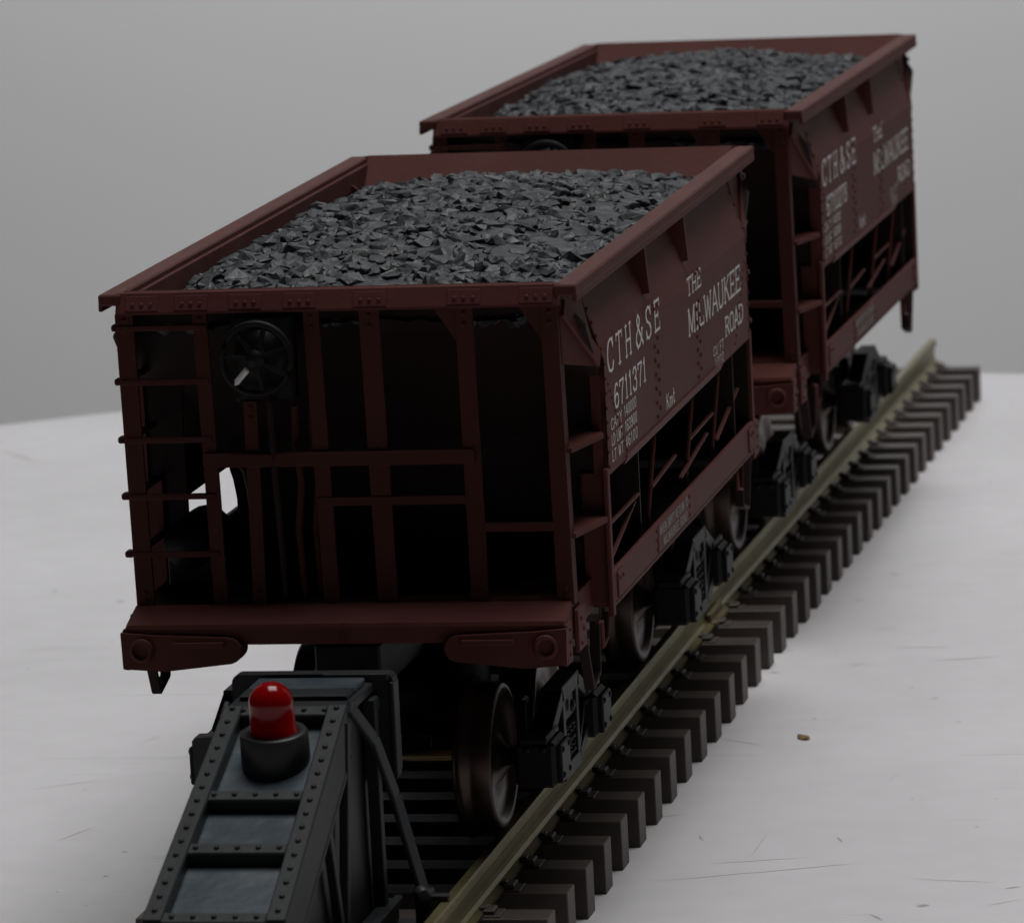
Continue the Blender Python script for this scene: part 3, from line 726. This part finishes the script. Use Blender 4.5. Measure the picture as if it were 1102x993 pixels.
# ------------------------------------------------------------------ coal loads
def chunk_templates(n, rnd):
    out = []
    for _ in range(n):
        bm = bmesh.new()
        for _k in range(rnd.randint(14, 22)):
            v = Vector((rnd.gauss(0, 1), rnd.gauss(0, 1), rnd.gauss(0, 1))).normalized() * rnd.uniform(.8, 1.1)
            bm.verts.new(v)
        r = bmesh.ops.convex_hull(bm, input=bm.verts)
        bmesh.ops.delete(bm, geom=[g for g in r['geom_interior'] if isinstance(g, bmesh.types.BMVert)], context='VERTS')
        bm.verts.index_update()
        out.append(([v.co.copy() for v in bm.verts], [[v.index for v in f.verts] for f in bm.faces])); bm.free()
    return out
def coal_load(seed, loc, rot, label):
    rnd = random.Random(seed); T = chunk_templates(16, rnd)
    mb = MB(YM)
    X, Y0, Y1 = 44.6, 6.5, L - 6.5
    def hz(x, y):
        u = max(0, 1 - (x / 46) ** 2); w = max(0, 1 - ((y - YM) / 114) ** 2)
        b_ = 112.6 + 8.5 * u ** .8 * w ** .7 + 2.2 * w ** .5
        return b_ + 1.5 * mnoise.noise(Vector((x * .05 + seed, y * .05, 0))) + .8 * mnoise.noise(Vector((x * .13, y * .13 + seed, 3)))
    nx, ny = 46, 110
    vs = [(-X + 2 * X * i / nx, Y0 + (Y1 - Y0) * j / ny, 0) for j in range(ny + 1) for i in range(nx + 1)]
    vs = [(x, y, hz(x, y) - .35 + .9 * mnoise.noise(Vector((x * .35, y * .35, seed)))) for x, y, z in vs]
    mb.add(vs, [[j * (nx + 1) + i, j * (nx + 1) + i + 1, (j + 1) * (nx + 1) + i + 1, (j + 1) * (nx + 1) + i] for j in range(ny) for i in range(nx)])
    k = 0
    while k < 2700:
        x = rnd.uniform(-X + 1.5, X - 1.5); y = rnd.uniform(Y0 + 1.5, Y1 - 1.5); k += 1
        r = rnd.choice((1.2, 1.6, 1.9, 2.2, 2.5, 2.9, 3.3)) * rnd.uniform(.8, 1.15)
        vv, ff = rnd.choice(T)
        R = Matrix.Rotation(rnd.uniform(0, 6.28), 3, 'Z') @ Matrix.Rotation(rnd.uniform(-.5, .5), 3, 'X') @ Matrix.Rotation(rnd.uniform(0, 6.28), 3, 'Y')
        sc = Vector((r * rnd.uniform(.8, 1.3), r * rnd.uniform(.8, 1.3), r * rnd.uniform(.55, .85)))
        c = Vector((max(-X + r * 1.2, min(X - r * 1.2, x)), max(Y0 + r * 1.2, min(Y1 - r * 1.2, y)), hz(x, y) + rnd.uniform(-.7, -.12) * r))
        pts = []
        for p in vv:
            q = R @ p; pts.append(c + Vector((q.x * sc.x, q.y * sc.y, q.z * sc.z)))
        mb.add(pts, ff)
    o = mb.build('coal_load', M['coal']); o.location = loc; o.rotation_euler = rot
    return tag(o, label, 'coal', 'coal loads in the ore cars')
coal_load(3, loc=seat(YM)[0], rot=seat(YM)[1], label='heaped dark grey coal lumps filling the front ore car')
coal_load(8, loc2, rot2, 'heaped dark grey coal lumps filling the rear ore car')

# ------------------------------------------------------------------ track bumper with red lamp
def bumper():
    y_org = -80.0
    loc, rot = seat(y_org)
    root = tag(empty('track_bumper', loc, rot), 'dark grey riveted track bumper carrying a red lamp, in front of the ore cars', 'track bumper')
    def P(): return MB(y_org)
    A = Vector((0, -60, 47.2)); B = Vector((0, -125, 20.2))
    d = (B - A).normalized(); n = Vector((0, d.z, -d.y)); n = n if n.z > 0 else -n
    Ln = (B - A).length
    def pt(x, u, hgt): return Vector((x, 0, 0)) + A + d * (u * Ln) + n * hgt
    def hw(u): return 12.5 + 1.5 * u
    rot3 = Matrix((Vector((1, 0, 0)), d, n)).transposed()
    f = P()
    for sx in (-1, 1):
        a, b_ = pt(sx * (hw(0) - 2.0), 0, -1.6), pt(sx * (hw(1) - 2.0), 1, -1.6)
        f.bar(a, b_, 4.0, 3.2, up=n, c=.3)
        f.bar(pt(sx * (hw(0) - .8), .01, -6), pt(sx * (hw(1) - .8), 1, -6), 1.6, 9, up=n, c=.3)
        f.bar(pt(sx * (hw(0) - 1.2), .05, -10), pt(sx * (hw(1) - 1.2), 1, -10), 3.0, 1.2, up=n, c=.3)
        for k in range(16):
            u = .02 + k * .0625
            if u < 1: f.rivet(pt(sx * (hw(u) - 2.0), u, 0), n, .62, .5)
    for u in (.028, .43, .675, .985):
        f.obox(pt(0, u, -1.62), rot3, (hw(u) - 3.8, 1.7, 1.58), .3)
        for k in range(5): f.rivet(pt((k - 2) * 4.1, u, -.05), n, .58, .5)
    # top deck behind the ramp, lower side beams and struts
    f.box(-12.4, 12.4, -60, -36, 44.6, 46.6, .3)
    f.box(-11, 11, -54, -48, 46.4, 47.8, .3)
    for sx in (-1, 1):
        f.box(sx * 11.4, sx * 14.6, -128, -34, -3.0, 1.6, .3)
        f.box(sx * 13.8, sx * 15.6, -128, -34, .4, 2.2, .3)
        f.bar((sx * 12.4, -40, 1), (sx * 12.4, -40, 44), 2.4, 3, up=(0, 1, 0))
        f.bar((sx * 12.2, -62, 44), (sx * 12.2, -72, 1.5), 1.8, 2.2, up=(0, 1, 0))
        f.bar((sx * 12.2, -84, 34), (sx * 12.2, -74, 1.5), 1.8, 2.2, up=(0, 1, 0))
        f.bar((sx * 12.2, -102, 26), (sx * 12.2, -118, 1.5), 1.8, 2.2, up=(0, 1, 0))
        f.bar((sx * 13.8, -127, 17), (sx * 13.8, -127, -3), 2.2, 3.2, up=(0, 1, 0))
    f.box(-15, 15, -129, -126, 12, 19.2, .4)
    f.box(-21, 21, -50, -46, -8.2, -5, .3)
    f.box(-21, 21, -112, -108, -8.2, -5, .3)
    for sx in (-1, 1):
        for y in (-48, -110): f.box(sx * 12, sx * 14, y - 2, y + 2, -8, -2.9, .2)
    f.build('frame', M['bumper'], root)
    for sx in (-1, 1):
        w = P(); w.prism([(-122, -2), (-38, -2), (-38, 43), (-58, 42), (-122, 16)], 0, sx * 9.4, sx * 10.4); w.build('shade_plate', M['socket'], root)  # added black sheets standing for the shade inside the open frame
    for (u0, u1) in ((.04, .42), (.44, .665), (.685, .975)):
        s = P(); um = (u0 + u1) / 2
        s.obox(pt(0, um, -3.3), rot3, (hw(um) - 3.6, (u1 - u0) * Ln / 2, .5), .15)
        s.build('panel', M['panel'], root)
    s = P(); s.box(-21.5, 21.5, -128, -32, -4.6, -3.2, .3); s.build('base_plate', M['socket'], root)
    # buffer beam facing the car
    s = P()
    pts = []
    for (cx_, cz, a0) in ((14.8, 46.6, 0), (-15.3, 46.6, 90), (-15.3, 27.6, 180), (14.8, 27.6, 270)):
        for k in range(5):
            a = math.radians(a0 + 22.5 * k); pts.append((cx_ + 1.6 * math.cos(a), cz + 1.6 * math.sin(a)))
    s.prism(pts, 1, -36.2, -32.5)
    s.box(-13.5, 13.5, -37.6, -36, 41, 44, .3); s.box(15.7, 16.6, -37.0, -32.4, 28, 46.6, .3); s.box(2, 15.5, -36.9, -36, 46.8, 48.4, .3)
    s.build('buffer_beam', M['bumper'], root)
    s = P()
    s.box(-10.8, 11.2, -47.4, -38.5, 46.5, 48.0, .4)
    s.build('top_plate', M['panel'], root)
    s = P()
    pts = [(-22.4, 37.5), (-21.8, 38.3), (-12, 38.6), (-12, 25.5), (-20.5, 25.8), (-22.2, 28.5)]
    s.prism(pts, 1, -49.5, -45.5); s.build('side_box', M['socket'], root)
    # bent flat braces to the rails, with clamps
    for sx in (-1, 1):
        s = P()
        path = [(sx * 12.6, -59, 46.4), (sx * 15.2, -50, 37.5), (sx * 17.6, -45, 25), (sx * 22.0, -44, 5.6)]
        for a, b_ in zip(path[:-1], path[1:]): s.bar(a, b_, 3.4, 1.2, up=(sx * .9, -.3, .5), c=.25)
        s.lathe((sx * 21.8, -45.4, 5.4), (sx * .5, -1, 0), [(1.7, 0), (1.7, 1.8), (1.1, 2.5)], 12)
        s.build('brace', M['bumper'], root)
        c = P(); c.box(sx * 20.6, sx * 23.8, -46, -41, -4.5, 5.6, .4); c.box(sx * 22, sx * 27.4, -45, -43, 3.6, 4.9, .3); c.build('rail_clamp', M['bumper'], root)
    # lamp
    cpt = pt(0.7, .215, -2.8); ax = Vector((0, -.13, 1)).normalized()
    s = P(); s.lathe(cpt, ax, [(6.7, -3.5), (6.8, 0), (6.7, 5.7), (6.4, 6.2), (4.9, 6.2), (4.8, 4.3)], 40); s.build('lamp_socket', M['socket'], root)
    s = P(); pr = [(4.65, 4.4), (4.65, 6.4), (4.4, 6.6), (4.4, 11.8)]
    for k in range(1, 10):
        a = math.radians(10 * k); pr.append((max(.05, 4.4 * math.cos(a)), 11.8 + 4.4 * math.sin(a)))
    s.lathe(cpt, ax, pr, 40); s.build('red_lamp', M['red'], root)
    return root
bumper()

# ------------------------------------------------------------------ scratches and specks in the table surface
SCR = [(51.0, 49.4, 96.1, 66.4, 0.5, 1), (71.2, 296.5, 86.0, 297.0, 0.5, 0), (83.9, 278.6, 100.8, 283.5, 0.7, 0), (63.3, 271.5, 66.6, 277.1, 0.7, 0), (43.3, 189.9, 55.3, 181.5, 0.5, 1), (54.5, 91.7, 56.2, 86.5, 0.8, 0), (85.5, 89.5, 87.5, 84.3, 0.7, 0), (128.2, 42.4, 130.9, 44.8, 0.9, 0), (102.0, 21.2, 105.1, 15.7, 0.9, 0), (69.6, 94.1, 68.9, 71.7, 0.3, 1), (91.3, 151.3, 89.7, 141.9, 0.4, 1), (62.2, 322.9, 68.7, 325.2, 0.5, 1), (60.6, 65.1, 84.1, 71.6, 0.3, 1), (107.1, 51.4, 125.4, 48.1, 0.3, 1), (125.7, 28.1, 132.2, 33.6, 0.4, 1), (-272.1, 660.9, -253.9, 637.2, 1.2, 2), (71.2, 372.9, 85.7, 377.5, 0.4, 1), (40.6, 108.8, 48.6, 112.3, 0.3, 1), (-164.0, 304.7, -152.1, 308.1, 0.4, 1), (-212.1, 452.4, -202.0, 456.4, 0.4, 1), (-114.2, 139.6, -96.8, 150.8, 0.3, 1), (-92.9, 88.3, -87.8, 101.7, 0.4, 1), (-100.1, 189.0, -96.4, 197.2, 0.4, 1)]
SPK = [(57.4, 405.4, 1.3), (53.0, 365.6, 0.9), (82.5, 245.2, 0.7), (98.7, 206.5, 0.8), (63.1, 210.8, 0.7), (-179.6, 395.0, 1.5), (-72.5, 55.2, 0.9), (-74.1, 77.5, 0.8), (116.6, 125.6, 0.5), (115.5, 98.7, 0.6), (57.0, 293.4, 0.5), (44.9, 294.0, 0.5), (-141.7, 316.8, 0.5), (-154.1, 278.6, 0.6), (-100.4, 139.3, 0.5), (-79.6, 41.0, 0.5), (97.6, 125.9, 0.5), (-219.7, 519.0, 0.8), (66.2, 562.4, 0.8)]
M['scuff'] = plastic('grey_scuff', (0.44, 0.43, 0.43), 0.6, 0.35, 6.0)
M['scuff_faint'] = plastic('faint_grey_scuff', (0.58, 0.57, 0.575), 0.55, 0.15, 6.0)
M['scuff_tan'] = plastic('tan_scuff', (0.52, 0.45, 0.38), 0.6, 0.2, 6.0)
rnd = random.Random(11)
for kind, mat in ((0, 'scuff'), (1, 'scuff_faint'), (2, 'scuff_tan')):
    mb = MB(); lift = .05 + .004 * kind
    for (xa, ya, xb, yb, w, k) in SCR:
        if k != kind: continue
        a, b_ = Vector((xa, ya)), Vector((xb, yb)); d = (b_ - a); nn = Vector((-d.y, d.x)).normalized()
        n = max(2, int(d.length / 4)); pts = []
        for i in range(n + 1):
            u = i / n; p = a + d * u + nn * rnd.uniform(-.15, .15) * w * 3; h = w * .5 * math.sin(math.pi * min(.97, max(.06, u))) * rnd.uniform(.6, 1.2)
            pts.append((p - nn * h, p + nn * h))
        vs = [(q.x, q.y, table_z(q.y) + lift) for pr in pts for q in pr]
        mb.add(vs, [(2 * i, 2 * i + 2, 2 * i + 3, 2 * i + 1) for i in range(n)])
    if kind == 0:
        for (x, y, r) in SPK:
            m_ = 9; r *= .62; vs = []
            for i in range(m_):
                t = 2 * math.pi * i / m_; q = r * rnd.uniform(.6, 1.2); vs.append((x + 1.5 * q * math.cos(t), y + q * math.sin(t), table_z(y) + lift + .002))
            mb.add(vs, [tuple(range(m_))])
    mb.build('scuff_marks', M[mat], table)

# ------------------------------------------------------------------ crumbs on the table
def crumb(x, y, r, mat, label, seed):
    rnd = random.Random(seed); vv, ff = chunk_templates(1, rnd)[0]
    mb = MB(); mb.add([(p.x * r * 1.5, p.y * r, p.z * r * .45) for p in vv], ff)
    o = mb.build('crumb', M[mat]); o.location = V(x, y, table_z(y) + r * .38); o.rotation_euler = (0, 0, rnd.uniform(0, 3))
    tag(o, label, 'crumb', 'crumbs lying on the table')
CR = True
crumb(63.5, 189, 1.5, 'crumb', 'largest tan crumb on the white table right of the track', 2)
